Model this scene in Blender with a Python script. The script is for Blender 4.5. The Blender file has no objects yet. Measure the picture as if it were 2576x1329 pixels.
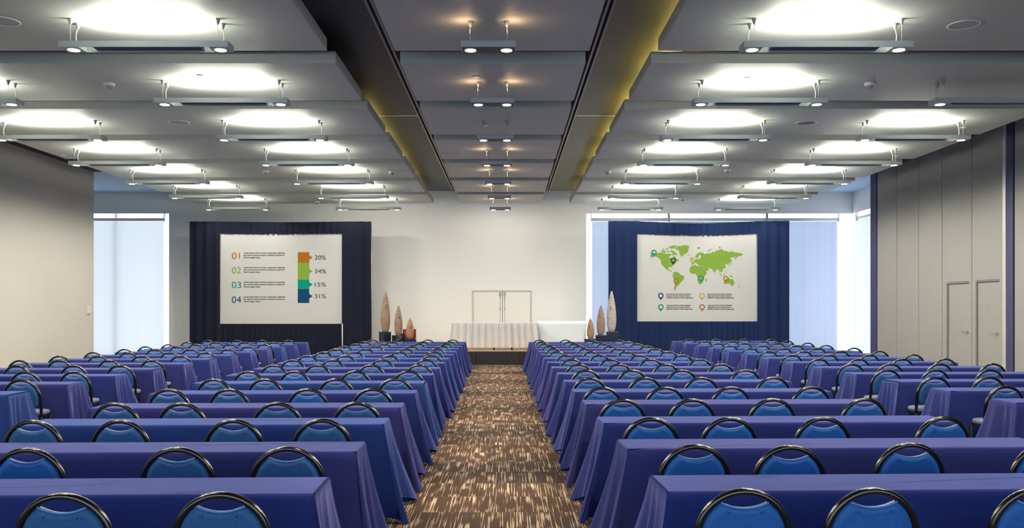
import bpy, bmesh, math, random
import numpy as np
from mathutils import Vector, Matrix
from mathutils.geometry import tessellate_polygon

random.seed(7)
SC = bpy.context.scene
COL = SC.collection
PI = math.pi

# ------------------------------------------------------------------ camera frame
F, CX, CY, CH = 2250.0, 1277.0, 781.0, 1.65      # focal length in pixels, vanishing point, eye height
def X_at(px, D): return (px - CX) * D / F
def Z_at(py, D): return CH + (CY - py) * D / F
def on_plane(px, py, z):
    D = F * (z - CH) / (CY - py)
    return X_at(px, D), D

# ------------------------------------------------------------------ helpers
MATS = {}
def mat(name, col, rough=0.6, metal=0.0, spec=0.5, sheen=0.0, coat=0.0, emit=None, estr=1.0, noise=None, bump=None):
    if name in MATS: return MATS[name]
    m = bpy.data.materials.new(name); m.use_nodes = True
    nt = m.node_tree; b = nt.nodes['Principled BSDF']
    b.inputs['Base Color'].default_value = (*col, 1)
    b.inputs['Roughness'].default_value = rough
    b.inputs['Metallic'].default_value = metal
    b.inputs['Specular IOR Level'].default_value = spec
    b.inputs['Sheen Weight'].default_value = sheen
    b.inputs['Coat Weight'].default_value = coat
    if emit is not None:
        b.inputs['Emission Color'].default_value = (*emit, 1)
        b.inputs['Emission Strength'].default_value = estr
    tc = None
    if noise or bump:
        tc = nt.nodes.new('ShaderNodeTexCoord')
    if noise:
        sx, sy, sz, amt = noise
        mp = nt.nodes.new('ShaderNodeMapping'); mp.inputs['Scale'].default_value = (sx, sy, sz)
        nz = nt.nodes.new('ShaderNodeTexNoise'); nz.inputs['Scale'].default_value = 1.0; nz.inputs['Detail'].default_value = 4
        rp = nt.nodes.new('ShaderNodeValToRGB')
        rp.color_ramp.elements[0].position = 0.3; rp.color_ramp.elements[1].position = 0.7
        rp.color_ramp.elements[0].color = (*[c * (1 - amt) for c in col], 1)
        rp.color_ramp.elements[1].color = (*[min(1, c * (1 + amt)) for c in col], 1)
        nt.links.new(tc.outputs['Object'], mp.inputs['Vector']); nt.links.new(mp.outputs['Vector'], nz.inputs['Vector'])
        nt.links.new(nz.outputs['Fac'], rp.inputs['Fac']); nt.links.new(rp.outputs['Color'], b.inputs['Base Color'])
    if bump:
        sc, st = bump
        nz = nt.nodes.new('ShaderNodeTexNoise'); nz.inputs['Scale'].default_value = sc; nz.inputs['Detail'].default_value = 3
        bp = nt.nodes.new('ShaderNodeBump'); bp.inputs['Strength'].default_value = st; bp.inputs['Distance'].default_value = 0.02
        nt.links.new(tc.outputs['Object'], nz.inputs['Vector']); nt.links.new(nz.outputs['Fac'], bp.inputs['Height'])
        nt.links.new(bp.outputs['Normal'], b.inputs['Normal'])
    MATS[name] = m
    return m

def emitter(name, col, strength):
    if name in MATS: return MATS[name]
    m = bpy.data.materials.new(name); m.use_nodes = True; nt = m.node_tree
    nt.nodes.remove(nt.nodes['Principled BSDF'])
    e = nt.nodes.new('ShaderNodeEmission'); e.inputs['Color'].default_value = (*col, 1); e.inputs['Strength'].default_value = strength
    nt.links.new(e.outputs['Emission'], nt.nodes['Material Output'].inputs['Surface'])
    MATS[name] = m
    return m

def add_box(bm, x0, x1, y0, y1, z0, z1, bev=0.0, mi=0):
    vs = [bm.verts.new(p) for p in ((x0,y0,z0),(x1,y0,z0),(x1,y1,z0),(x0,y1,z0),(x0,y0,z1),(x1,y0,z1),(x1,y1,z1),(x0,y1,z1))]
    fs = [bm.faces.new([vs[i] for i in q]) for q in ((0,3,2,1),(4,5,6,7),(0,1,5,4),(1,2,6,5),(2,3,7,6),(3,0,4,7))]
    for f in fs: f.material_index = mi
    if bev:
        es = list({e for f in fs for e in f.edges})
        r = bmesh.ops.bevel(bm, geom=es, offset=bev, segments=2, affect='EDGES', profile=0.5)
        for f in r['faces']: f.material_index = mi
    return vs

def add_tube(bm, pts, r, seg=8, caps=True, mi=0, flat=1.0, smooth=True):
    pts = [Vector(p) for p in pts]
    n = len(pts); rings = []
    t0 = (pts[1] - pts[0]).normalized()
    up = Vector((0, 1, 0)) if abs(t0.y) < 0.9 else Vector((1, 0, 0))
    nrm = (up - t0 * up.dot(t0)).normalized()
    for i, p in enumerate(pts):
        if i == 0: t = (pts[1] - pts[0])
        elif i == n - 1: t = (pts[-1] - pts[-2])
        else: t = (pts[i + 1] - pts[i - 1])
        t.normalize()
        nrm = (nrm - t * nrm.dot(t)).normalized()
        bi = t.cross(nrm)
        rr = r[i] if isinstance(r, (list, tuple)) else r
        rings.append([bm.verts.new(p + nrm * (math.cos(a) * rr * flat) + bi * (math.sin(a) * rr)) for a in [2 * PI * k / seg for k in range(seg)]])
    for a, b in zip(rings, rings[1:]):
        for k in range(seg):
            f = bm.faces.new((a[k], a[(k + 1) % seg], b[(k + 1) % seg], b[k])); f.smooth = smooth; f.material_index = mi
    if caps:
        f = bm.faces.new(rings[0][::-1]); f.material_index = mi
        f = bm.faces.new(rings[-1]); f.material_index = mi

def add_lathe(bm, prof, seg=20, c=(0, 0, 0), mi=0, smooth=True, sy=1.0):
    rings = []
    for (r, z) in prof:
        rings.append([bm.verts.new((c[0] + r * math.cos(2 * PI * k / seg), c[1] + sy * r * math.sin(2 * PI * k / seg), c[2] + z)) for k in range(seg)])
    for a, b in zip(rings, rings[1:]):
        for k in range(seg):
            f = bm.faces.new((a[k], a[(k + 1) % seg], b[(k + 1) % seg], b[k])); f.smooth = smooth; f.material_index = mi
    f = bm.faces.new(rings[0][::-1]); f.material_index = mi
    f = bm.faces.new(rings[-1]); f.material_index = mi

def add_prism_xz(bm, poly, y0, y1, mi=0):
    """polygon in the xz plane, between y0 (towards the camera) and y1"""
    a = [bm.verts.new((x, y0, z)) for x, z in poly]
    b = [bm.verts.new((x, y1, z)) for x, z in poly]
    n = len(poly)
    fs = [bm.faces.new(a), bm.faces.new(b[::-1])]
    for i in range(n):
        fs.append(bm.faces.new((a[(i + 1) % n], a[i], b[i], b[(i + 1) % n])))
    for f in fs: f.material_index = mi
    return fs

def mesh_of(bm, name, mats, fix=True):
    if fix: bmesh.ops.recalc_face_normals(bm, faces=bm.faces[:])
    me = bpy.data.meshes.new(name); bm.to_mesh(me); bm.free()
    for m in (mats if isinstance(mats, (list, tuple)) else [mats]): me.materials.append(m)
    return me

def link(name, data, parent=None, loc=(0, 0, 0), rot=(0, 0, 0)):
    o = bpy.data.objects.new(name, data); COL.objects.link(o)
    o.location = loc; o.rotation_euler = rot
    if parent is not None: o.parent = parent
    return o

def obj(name, bm, mats, parent=None, loc=(0, 0, 0), rot=(0, 0, 0), fix=True):
    return link(name, mesh_of(bm, name, mats, fix), parent, loc, rot)

def tag(o, label, cat, group=None):
    o['label'] = label; o['category'] = cat
    if group: o['group'] = group
    return o

def thing(name, label, cat, loc=(0, 0, 0), rotz=0, group=None):
    o = link(name, None, None, loc, (0, 0, rotz)); o.empty_display_size = 0.1
    return tag(o, label, cat, group)

def struct(name, bm, mats, label=None, loc=(0, 0, 0)):
    o = obj(name, bm, mats, None, loc); o['kind'] = 'structure'
    if label: o['label'] = label
    return o

KIDS = {}
def dup(root, loc, rotz, label, group=None):
    kids = [o for o in COL.objects if o.parent is root] if root.name not in KIDS else KIDS[root.name]
    if root.name not in KIDS:
        KIDS[root.name] = kids = [(k, [g for g in COL.objects if g.parent is k]) for k in kids]
    r = root.copy(); COL.objects.link(r); r.location = loc; r.rotation_euler = (0, 0, rotz)
    r['label'] = label
    if group: r['group'] = group
    for ch, subs in kids:
        c = ch.copy(); COL.objects.link(c); c.parent = r
        for g in subs:
            d = g.copy(); COL.objects.link(d); d.parent = c
    return r

ORD = 'first second third fourth fifth sixth seventh eighth ninth tenth eleventh twelfth thirteenth fourteenth fifteenth sixteenth'.split()
def nearest(i): return 'nearest' if i == 0 else ORD[i] + '-nearest'

# ------------------------------------------------------------------ materials
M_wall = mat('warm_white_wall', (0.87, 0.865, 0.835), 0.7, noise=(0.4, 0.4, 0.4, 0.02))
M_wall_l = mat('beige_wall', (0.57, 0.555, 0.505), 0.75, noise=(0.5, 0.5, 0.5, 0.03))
M_part = mat('partition_vinyl', (0.32, 0.315, 0.30), 0.6, noise=(60, 60, 2, 0.03))
M_navy = mat('navy_post', (0.045, 0.05, 0.13), 0.6)
M_post = mat('pale_metal_post', (0.66, 0.64, 0.62), 0.35, metal=0.3)
M_seam = mat('dark_seam', (0.05, 0.05, 0.05), 0.8)
M_ceil_dark = mat('dark_plenum', (0.05, 0.05, 0.055), 0.9)
M_ceil_pale = mat('daylight_tinted_ceiling', (0.42, 0.60, 0.80), 0.8)  # white ceiling with the blue of the daylight put into its colour
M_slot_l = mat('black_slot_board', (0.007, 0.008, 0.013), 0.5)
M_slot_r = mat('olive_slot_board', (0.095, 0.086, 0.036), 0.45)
M_rail = mat('rail_metal', (0.28, 0.27, 0.26), 0.45, metal=0.4)
M_panel = mat('ceiling_panel_paint', (0.48, 0.51, 0.475), 0.55)
M_fix = mat('fixture_grey_paint', (0.50, 0.53, 0.53), 0.5)
M_tray = mat('fixture_blue_tray', (0.06, 0.085, 0.125), 0.6)
M_lens = emitter('lamp_lens', (1.0, 0.93, 0.84), 3.0)
M_ringm = mat('lamp_ring', (0.35, 0.22, 0.18), 0.4)
M_cable = mat('cable', (0.72, 0.70, 0.62), 0.5)
M_cone = mat('anchor_cone', (0.32, 0.31, 0.29), 0.4)
M_tube = emitter('lamp_tube', (1.0, 0.98, 0.90), 5.0)
M_hoop = mat('dark_chair_steel', (0.13, 0.112, 0.095), 0.20, metal=1.0)
M_leg = mat('black_chair_steel', (0.02, 0.02, 0.022), 0.35, metal=0.2)
M_pad = mat('blue_vinyl', (0.020, 0.145, 0.46), 0.5, noise=(40, 40, 40, 0.12), bump=(300, 0.15))
M_pad2 = mat('slate_blue_vinyl', (0.030, 0.125, 0.31), 0.55, noise=(40, 40, 40, 0.12), bump=(300, 0.15))
M_edge_hi = mat('pad_edge_highlight', (0.22, 0.36, 0.62), 0.35)  # lighter colour carries the highlight on the pad's lit top edge
M_button = mat('pad_button', (0.01, 0.03, 0.07), 0.5)
M_seat = mat('grey_blue_vinyl', (0.24, 0.29, 0.40), 0.4)
def cloth_mat(name, col):
    return mat(name, col, 0.85, sheen=0.0, spec=0.08, noise=(1.3, 2.2, 1.6, 0.07), bump=(2.6, 0.12))
def crease(m):
    nt = m.node_tree; L = nt.links; N = nt.nodes
    tc = N.new('ShaderNodeTexCoord'); mp = N.new('ShaderNodeMapping'); mp.inputs['Scale'].default_value = (2.2, 5.0, 3.0); mp.inputs['Rotation'].default_value = (0, 0, .5)
    a = N.new('ShaderNodeTexNoise'); a.inputs['Scale'].default_value = 1.3; a.inputs['Detail'].default_value = 2; a.inputs['Distortion'].default_value = 1.6
    ab = N.new('ShaderNodeMath'); ab.operation = 'SUBTRACT'; ab.inputs[1].default_value = .5
    a2 = N.new('ShaderNodeMath'); a2.operation = 'ABSOLUTE'
    r = N.new('ShaderNodeMapRange'); r.inputs['From Min'].default_value = 0; r.inputs['From Max'].default_value = .045; r.inputs['To Min'].default_value = 1; r.inputs['To Max'].default_value = 0
    k = N.new('ShaderNodeTexNoise'); k.inputs['Scale'].default_value = 1.1
    kr = N.new('ShaderNodeMapRange'); kr.inputs['From Min'].default_value = .52; kr.inputs['From Max'].default_value = .68
    mu = N.new('ShaderNodeMath'); mu.operation = 'MULTIPLY'
    bp = N.new('ShaderNodeBump'); bp.inputs['Strength'].default_value = .55; bp.inputs['Distance'].default_value = .012
    L.new(tc.outputs['Object'], mp.inputs['Vector']); L.new(mp.outputs['Vector'], a.inputs['Vector']); L.new(a.outputs['Fac'], ab.inputs[0]); L.new(ab.outputs[0], a2.inputs[0]); L.new(a2.outputs[0], r.inputs['Value'])
    L.new(tc.outputs['Object'], k.inputs['Vector']); L.new(k.outputs['Fac'], kr.inputs['Value']); L.new(r.outputs[0], mu.inputs[0]); L.new(kr.outputs[0], mu.inputs[1]); ge = N.new('ShaderNodeNewGeometry'); sp_ = N.new('ShaderNodeSeparateXYZ'); gt = N.new('ShaderNodeMath'); gt.operation = 'GREATER_THAN'; gt.inputs[1].default_value = .8
    m3 = N.new('ShaderNodeMath'); m3.operation = 'MULTIPLY'
    L.new(ge.outputs['True Normal'], sp_.inputs[0]); L.new(sp_.outputs['Z'], gt.inputs[0]); L.new(mu.outputs[0], m3.inputs[0]); L.new(gt.outputs[0], m3.inputs[1]); L.new(m3.outputs[0], bp.inputs['Height'])
    b = N['Principled BSDF']; old = b.inputs['Normal'].links[0].from_socket
    L.new(old, bp.inputs['Normal']); L.new(bp.outputs['Normal'], b.inputs['Normal'])
    return m
M_cloth = {'navy': cloth_mat('cloth_navy', (0.034, 0.046, 0.195)),
           'violet': cloth_mat('cloth_violet', (0.041, 0.044, 0.176)),
           'royal': cloth_mat('cloth_royal', (0.027, 0.057, 0.218))}
for m_ in M_cloth.values():
    crease(m_); b_ = m_.node_tree.nodes['Principled BSDF']
    b_.inputs['Sheen Weight'].default_value = .48; b_.inputs['Sheen Roughness'].default_value = .42; b_.inputs['Sheen Tint'].default_value = (.34, .38, .85, 1)
M_white = mat('white_linen', (0.70, 0.685, 0.685), 0.8, sheen=0.2)
M_cover = mat('window_lit_cover', (0.80, 0.89, 0.98), 0.5)  # white cover, bluish window light put into its colour
M_black_lac = mat('black_lacquer', (0.016, 0.020, 0.032), 0.12, coat=0.5)
M_drape_l = mat('charcoal_drape', (0.011, 0.013, 0.027), 0.95, spec=.15)
M_drape_r = mat('navy_drape', (0.012, 0.025, 0.082), 0.95, spec=.15)
M_screen = mat('screen_fabric', (0.50, 0.505, 0.495), 0.8)
M_wood = mat('stage_wood', (0.42, 0.26, 0.15), 0.5, noise=(6, 60, 6, 0.2))
M_skirt = mat('stage_skirt_black', (0.028, 0.024, 0.028), 0.9)
M_door = mat('white_door', (0.86, 0.85, 0.80), 0.5)
M_dframe = mat('door_frame', (0.62, 0.60, 0.55), 0.5)
M_steel = mat('brushed_steel', (0.45, 0.45, 0.45), 0.35, metal=0.8)
M_red = mat('red_board', (0.42, 0.02, 0.02), 0.5)
M_plastic = mat('white_plastic', (0.72, 0.72, 0.70), 0.4)
M_grille = mat('speaker_grille', (0.42, 0.42, 0.44), 0.6)
M_grille_d = mat('speaker_grille_dark', (0.16, 0.15, 0.14), 0.6)

def wood_mat(name, c1, c2):
    m = bpy.data.materials.new(name); m.use_nodes = True; nt = m.node_tree; b = nt.nodes['Principled BSDF']
    b.inputs['Roughness'].default_value = 0.6
    tc = nt.nodes.new('ShaderNodeTexCoord'); mp = nt.nodes.new('ShaderNodeMapping'); mp.inputs['Scale'].default_value = (6, 6, 34)
    nz = nt.nodes.new('ShaderNodeTexNoise'); nz.inputs['Scale'].default_value = 1.0; nz.inputs['Detail'].default_value = 6; nz.inputs['Distortion'].default_value = 0.6
    rp = nt.nodes.new('ShaderNodeValToRGB'); rp.color_ramp.elements[0].position = .3; rp.color_ramp.elements[1].position = .72
    rp.color_ramp.elements[0].color = (*c1, 1); rp.color_ramp.elements[1].color = (*c2, 1)
    nt.links.new(tc.outputs['Object'], mp.inputs['Vector']); nt.links.new(mp.outputs['Vector'], nz.inputs['Vector'])
    nt.links.new(nz.outputs['Fac'], rp.inputs['Fac']); nt.links.new(rp.outputs['Color'], b.inputs['Base Color'])
    return m
M_stat_brown = wood_mat('carved_brown_wood', (0.18, 0.11, 0.07), (0.36, 0.25, 0.165))
M_stat_tan = wood_mat('carved_orange_wood', (0.25, 0.125, 0.06), (0.44, 0.26, 0.145))
M_stat_grey = wood_mat('carved_grey_wood', (0.30, 0.25, 0.22), (0.54, 0.47, 0.43))
M_relief = mat('carving_relief', (0.13, 0.09, 0.06), 0.5)

def carpet_material():
    m = bpy.data.materials.new('carpet_tiles'); m.use_nodes = True; nt = m.node_tree; N = nt.nodes; L = nt.links
    b = N['Principled BSDF']; b.inputs['Roughness'].default_value = 0.95; b.inputs['Specular IOR Level'].default_value = 0.1
    tc = N.new('ShaderNodeTexCoord')
    T = 0.61
    div = N.new('ShaderNodeVectorMath'); div.operation = 'SCALE'; div.inputs['Scale'].default_value = 1 / T
    off = N.new('ShaderNodeVectorMath'); off.operation = 'ADD'; off.inputs[1].default_value = (0.37, 0.02, 0)
    fl = N.new('ShaderNodeVectorMath'); fl.operation = 'FLOOR'
    L.new(tc.outputs['Object'], div.inputs[0]); L.new(div.outputs[0], off.inputs[0]); L.new(off.outputs[0], fl.inputs[0])
    wn = N.new('ShaderNodeTexWhiteNoise'); wn.noise_dimensions = '2D'; L.new(fl.outputs[0], wn.inputs['Vector'])
    sc = N.new('ShaderNodeVectorMath'); sc.operation = 'SCALE'; sc.inputs['Scale'].default_value = 37.0
    L.new(wn.outputs['Color'], sc.inputs[0])
    add = N.new('ShaderNodeVectorMath'); add.operation = 'ADD'
    L.new(tc.outputs['Object'], add.inputs[0]); L.new(sc.outputs[0], add.inputs[1])
    def streak(sx, sy, detail, rough=0.6):
        mp = N.new('ShaderNodeMapping'); mp.inputs['Scale'].default_value = (sx, sy, 0)
        L.new(add.outputs[0], mp.inputs['Vector'])
        nz = N.new('ShaderNodeTexNoise'); nz.noise_dimensions = '2D'
        nz.inputs['Scale'].default_value = 1; nz.inputs['Detail'].default_value = detail; nz.inputs['Roughness'].default_value = rough
        L.new(mp.outputs['Vector'], nz.inputs['Vector']); return nz.outputs['Fac']
    fine = streak(105, 1.3, .4, .5); blotch = streak(11, 3.2, 0); speck = streak(170, 60, 1)
    def math_(op, a, bb):
        n = N.new('ShaderNodeMath'); n.operation = op
        for i, v in enumerate((a, bb)):
            if isinstance(v, (int, float)): n.inputs[i].default_value = v
            else: L.new(v, n.inputs[i])
        return n.outputs[0]
    s = math_('ADD', math_('MULTIPLY', fine, 0.74), math_('MULTIPLY', blotch, 0.36))
    s = math_('ADD', s, math_('MULTIPLY', math_('SUBTRACT', speck, 0.5), 0.14))
    rp = N.new('ShaderNodeValToRGB'); rp.color_ramp.interpolation = 'LINEAR'
    rp.color_ramp.elements[0].position = 0.645; rp.color_ramp.elements[1].position = 0.69
    rp.color_ramp.elements[0].color = (0.066, 0.046, 0.033, 1); rp.color_ramp.elements[1].color = (0.43, 0.34, 0.255, 1)
    L.new(s, rp.inputs['Fac'])
    mx = N.new('ShaderNodeMix'); mx.data_type = 'RGBA'; mx.blend_type = 'MULTIPLY'; mx.inputs['Factor'].default_value = 1
    tone = N.new('ShaderNodeMapRange'); tone.inputs['To Min'].default_value = 0.8; tone.inputs['To Max'].default_value = 1.15
    L.new(wn.outputs['Value'], tone.inputs['Value']); L.new(rp.outputs['Color'], mx.inputs[6]); L.new(tone.outputs[0], mx.inputs[7])
    L.new(mx.outputs[2], b.inputs['Base Color'])
    return m
M_carpet = carpet_material()

def blind_material(name, dc, tcol):
    m = bpy.data.materials.new(name); m.use_nodes = True; nt = m.node_tree
    nt.nodes.remove(nt.nodes['Principled BSDF'])
    d = nt.nodes.new('ShaderNodeBsdfDiffuse'); d.inputs['Color'].default_value = (*dc, 1)
    t = nt.nodes.new('ShaderNodeBsdfTranslucent'); t.inputs['Color'].default_value = (*tcol, 1)
    x = nt.nodes.new('ShaderNodeMixShader'); x.inputs[0].default_value = 0.42
    nt.links.new(d.outputs[0], x.inputs[1]); nt.links.new(t.outputs[0], x.inputs[2])
    nt.links.new(x.outputs[0], nt.nodes['Material Output'].inputs['Surface'])
    return m
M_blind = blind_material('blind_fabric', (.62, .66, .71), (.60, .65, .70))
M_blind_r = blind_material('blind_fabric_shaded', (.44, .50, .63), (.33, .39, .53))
M_sky = emitter('daylight_pane', (0.90, 0.95, 1.0), 1.5)
M_frame = mat('window_frame_white', (0.70, 0.73, 0.75), 0.5)

# ------------------------------------------------------------------ room shell
ZC = 5.60            # ceiling
DB = 30.0            # back wall
XL, XR = -11.8, 10.6 # side walls
YR = -3.0
bm = bmesh.new(); add_box(bm, -16.3, 12.0, YR, DB + 0.4, -0.12, 0.0); struct('floor', bm, M_carpet)
bm = bmesh.new()
add_box(bm, -12.1, 10.72, YR, 25.5, ZC, ZC + .15); add_box(bm, -10.4, 9.6, 25.5, 29.4, ZC, ZC + .15)  # dark colour carried on to the side walls in place of shadow
struct('ceiling', bm, M_ceil_dark)
bm = bmesh.new()
add_box(bm, -16.3, -10.4, 25.5, DB + .4, ZC, ZC + .15); add_box(bm, -16.3, -12.1, YR, 25.5, ZC, ZC + .15)
add_box(bm, 9.6, 12.0, 25.5, DB + .4, ZC, ZC + .15); add_box(bm, 10.72, 12.0, YR, 25.5, ZC, ZC + .15)
add_box(bm, -10.4, 9.6, 29.4, DB + .4, ZC, ZC + .15)
struct('ceiling', bm, M_ceil_pale)
WT = 4.90            # window heads
W1 = X_at(425, DB); W2 = X_at(1475, DB); XS = 11.57
bm = bmesh.new()
dz = Z_at(730, DB); dx0, dx1 = X_at(1187, DB), X_at(1338, DB)
add_box(bm, W1, dx0, DB, DB + .3, 0, ZC); add_box(bm, dx1, W2, DB, DB + .3, 0, ZC); add_box(bm, dx0, dx1, DB, DB + .3, dz, ZC)
add_box(bm, -16.3, W1, DB, DB + .3, WT, ZC); add_box(bm, W2, XS + .3, DB, DB + .3, WT, ZC)
struct('wall_back', bm, M_wall)
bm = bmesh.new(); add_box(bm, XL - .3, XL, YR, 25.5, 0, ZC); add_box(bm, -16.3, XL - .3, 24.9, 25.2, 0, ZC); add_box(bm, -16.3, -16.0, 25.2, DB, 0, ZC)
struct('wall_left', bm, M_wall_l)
# partition wall on the right: backing slab with separate vertical panels
bm = bmesh.new(); add_box(bm, XR + .03, XR + .12, YR, 25.62, 0, ZC)
wr = struct('wall_right', bm, M_seam)
def y_part(px): return XR * F / (px - CX)
joints = [25.60, y_part(2258), y_part(2313), y_part(2372), y_part(2447), 19.06]
doors = []
for k, (ya, yb) in enumerate(zip(joints, joints[1:])):
    bm = bmesh.new(); g = 0.012
    if k < 3:
        add_box(bm, XR - .02, XR + .04, yb + g, ya - g, 0.01, ZC)
    else:
        dya, dyb = (y_part(2383), y_part(2441)) if k == 3 else (y_part(2456), y_part(2517))
        dtop = Z_at(711, dya) if k == 3 else Z_at(706, dya)
        add_box(bm, XR - .02, XR + .04, yb + g, ya - g, dtop, ZC)
        add_box(bm, XR - .02, XR + .04, dya, ya - g, 0.01, dtop); add_box(bm, XR - .02, XR + .04, yb + g, dyb, 0.01, dtop)
        doors.append((dya, dyb, dtop))
    obj('panel', bm, M_part, wr)
for k in range(9):
    ya = 18.66 - k * 1.3
    bm = bmesh.new(); add_box(bm, XR - .02, XR + .04, ya - 1.276, ya, 0.01, ZC); obj('panel', bm, M_part, wr)
for k, (ya, yb, dt) in enumerate(doors):
    bm = bmesh.new(); add_box(bm, XR + .012, XR + .035, yb + .02, ya - .05, 0.015, dt - .04)
    d = struct('door_%d' % (k + 2), bm, M_part, ('flush pass door in the partition panel farther from the white post', 'flush pass door in the partition panel beside the white post')[k])
    bm = bmesh.new()
    add_box(bm, XR - .018, XR + .014, ya - .05, ya - .004, .015, dt - .004)
    add_box(bm, XR - .018, XR + .014, yb + .006, ya - .05, dt - .04, dt - .004)
    obj('door_frame', bm, mat('door_shadow_frame', (0.20, 0.19, 0.185), .5), d)  # dark strips put the shadow of the door inset into colour
    hz = Z_at(835 if k == 0 else 838, yb + .1)
    bm = bmesh.new()
    add_tube(bm, [(XR + .02, yb + .13, hz), (XR - .05, yb + .13, hz), (XR - .055, yb + .15, hz), (XR - .055, yb + .27, hz)], .011, 8)
    add_lathe(bm, [(.028, 0), (.028, .01)], 12, (XR + .008, yb + .13, hz - .03))
    obj('door_handle', bm, M_steel, d)
    bm = bmesh.new(); add_box(bm, XR + .004, XR + .014, (ya + yb) / 2 - .012, (ya + yb) / 2 + .012, 1.75, 1.775); obj('peephole', bm, M_steel, d)
bm = bmesh.new(); add_box(bm, XR - .07, XR + .03, 18.93, 19.04, 0.0, ZC, .01); struct('trim_1', bm, M_post, 'pale metal post at the partition edge')
bm = bmesh.new(); add_box(bm, XR - .05, XR + .03, 18.68, 18.92, 0.0, ZC); struct('trim_2', bm, M_navy, 'dark navy channel beside the pale metal post')
bm = bmesh.new(); add_box(bm, XR - .03, XR + .14, 25.63, 26.06, 0.0, ZC); struct('trim_3', bm, M_navy, 'dark navy end post of the partition beside the bright window')
# side wall of the alcove on the right, with its window
bm = bmesh.new()
add_box(bm, XR + .14, XS + .3, 25.8, 26.06, 0, ZC); add_box(bm, XS, XS + .3, 26.06, 26.4, 0, ZC)
add_box(bm, XS, XS + .3, 26.4, DB, WT, ZC)
struct('wall_right_alcove', bm, M_wall)

# windows: frame + bright panes
def window_back(name, x0, x1, mull, label):
    root = link(name, None); root['kind'] = 'structure'; root['label'] = label
    bm = bmesh.new(); add_box(bm, x0, x1, DB + .22, DB + .24, 0.05, WT); obj('pane', bm, M_sky, root)
    bm = bmesh.new()
    for m_ in mull: add_box(bm, m_ - .03, m_ + .03, DB + .14, DB + .21, 0, WT)
    add_box(bm, x0, x1, DB + .14, DB + .21, 0, .08)
    obj('frame', bm, M_frame, root)
window_back('window_1', -15.0, W1, [-13.2], 'tall bright window at the end of the beige wall')
window_back('window_2', W2, XS, [X_at(1683, DB), X_at(1930, DB)], 'wide bright window behind the navy screen drape')
root = link('window_3', None); root['kind'] = 'structure'; root['label'] = 'bright window on the alcove side wall by the navy post'
bm = bmesh.new(); add_box(bm, XS + .22, XS + .24, 26.4, DB, 0.05, WT); obj('pane', bm, M_sky, root)
bm = bmesh.new(); add_box(bm, XS + .12, XS + .2, 29.85, DB, 0, WT); add_box(bm, XS + .12, XS + .2, 26.4, 26.5, 0, WT); obj('frame', bm, M_frame, root)

# roller blinds
def blind(label, x0, x1, y, sheet_amp=.012, fab=None, group='roller blinds at the windows'):
    root = thing('roller_blind', label, 'blind', ((x0 + x1) / 2, y, 0), 0, group)
    w = (x1 - x0) / 2
    bm = bmesh.new(); n = 40
    rows = []
    for z in (0.04, 1.5, 3.0, 4.64):
        rows.append([bm.verts.new((-w + 2 * w * i / n, sheet_amp * math.sin(i * 1.1) * math.sin(i * .37), z)) for i in range(n + 1)])
    for a, b in zip(rows, rows[1:]):
        for i in range(n):
            f = bm.faces.new((a[i], a[i + 1], b[i + 1], b[i])); f.smooth = True
    obj('fabric', bm, fab or M_blind, root)
    bm = bmesh.new(); add_tube(bm, [(-w - .02, 0, 4.70), (w + .02, 0, 4.70)], .055, 12); obj('roller_tube', bm, M_frame, root)
    bm = bmesh.new(); add_box(bm, -w, w, -.012, .012, 0.012, 0.045); obj('bottom_bar', bm, M_frame, root)
    for s in (-1, 1):
        bm = bmesh.new(); add_box(bm, s * (w + .035) - .012, s * (w + .035) + .012, -.06, .08, 4.62, 4.899)
        obj('bracket', bm, M_frame, root)
    return root
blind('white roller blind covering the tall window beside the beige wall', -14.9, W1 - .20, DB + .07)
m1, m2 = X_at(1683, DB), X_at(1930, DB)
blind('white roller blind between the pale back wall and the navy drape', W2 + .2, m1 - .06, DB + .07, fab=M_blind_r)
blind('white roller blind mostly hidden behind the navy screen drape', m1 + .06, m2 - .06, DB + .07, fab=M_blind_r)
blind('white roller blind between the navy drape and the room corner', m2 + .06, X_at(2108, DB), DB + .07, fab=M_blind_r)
r = blind('white roller blind on the side window next to the navy post', -1.5, 1.5, 0)
r.location = (XS + .06, 28.15, 0); r.rotation_euler = (0, 0, PI / 2)

# back double door
root = link('door_1', None); root['kind'] = 'structure'; root['label'] = 'white double door behind the skirted stage table'
xm = X_at(1264, DB)
bm = bmesh.new()
add_box(bm, dx0, dx0 + .05, DB - .015, DB + .12, 0, dz); add_box(bm, dx1 - .05, dx1, DB - .015, DB + .12, 0, dz); add_box(bm, dx0 + .05, dx1 - .05, DB - .015, DB + .12, dz - .05, dz)
obj('door_frame', bm, M_dframe, root)
bm = bmesh.new(); add_box(bm, dx0, dx1, DB + .13, DB + .16, 0, dz); obj('backing', bm, M_seam, root)  # added behind the leaves to keep outside brightness out of their gap
for s, (a, b) in ((-1, (dx0 + .055, xm - .008)), (1, (xm + .008, dx1 - .055))):
    bm = bmesh.new(); add_box(bm, a, b, DB + .004, DB + .08, .01, dz - .055); lf = obj('door_leaf', bm, M_door, root)
    ex = xm + s * .075
    bm = bmesh.new(); add_tube(bm, [(ex, DB + .005, .1), (ex, DB + .005, dz - .10)], .012, 8)
    add_box(bm, ex - .035, ex + .035, DB - .02, DB + .03, dz - .19, dz - .07, .006)
    add_box(bm, ex - .022, ex + .022, DB - .02, DB + .03, 1.68, 1.735, .006)
    obj('bolt_rod', bm, M_steel, lf)

# baseboards
bm = bmesh.new(); add_box(bm, XL, XL + .015, YR, 25.5, 0, .1); struct('baseboard_left', bm, mat('baseboard', (0.12, 0.11, 0.10), .6))

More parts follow.
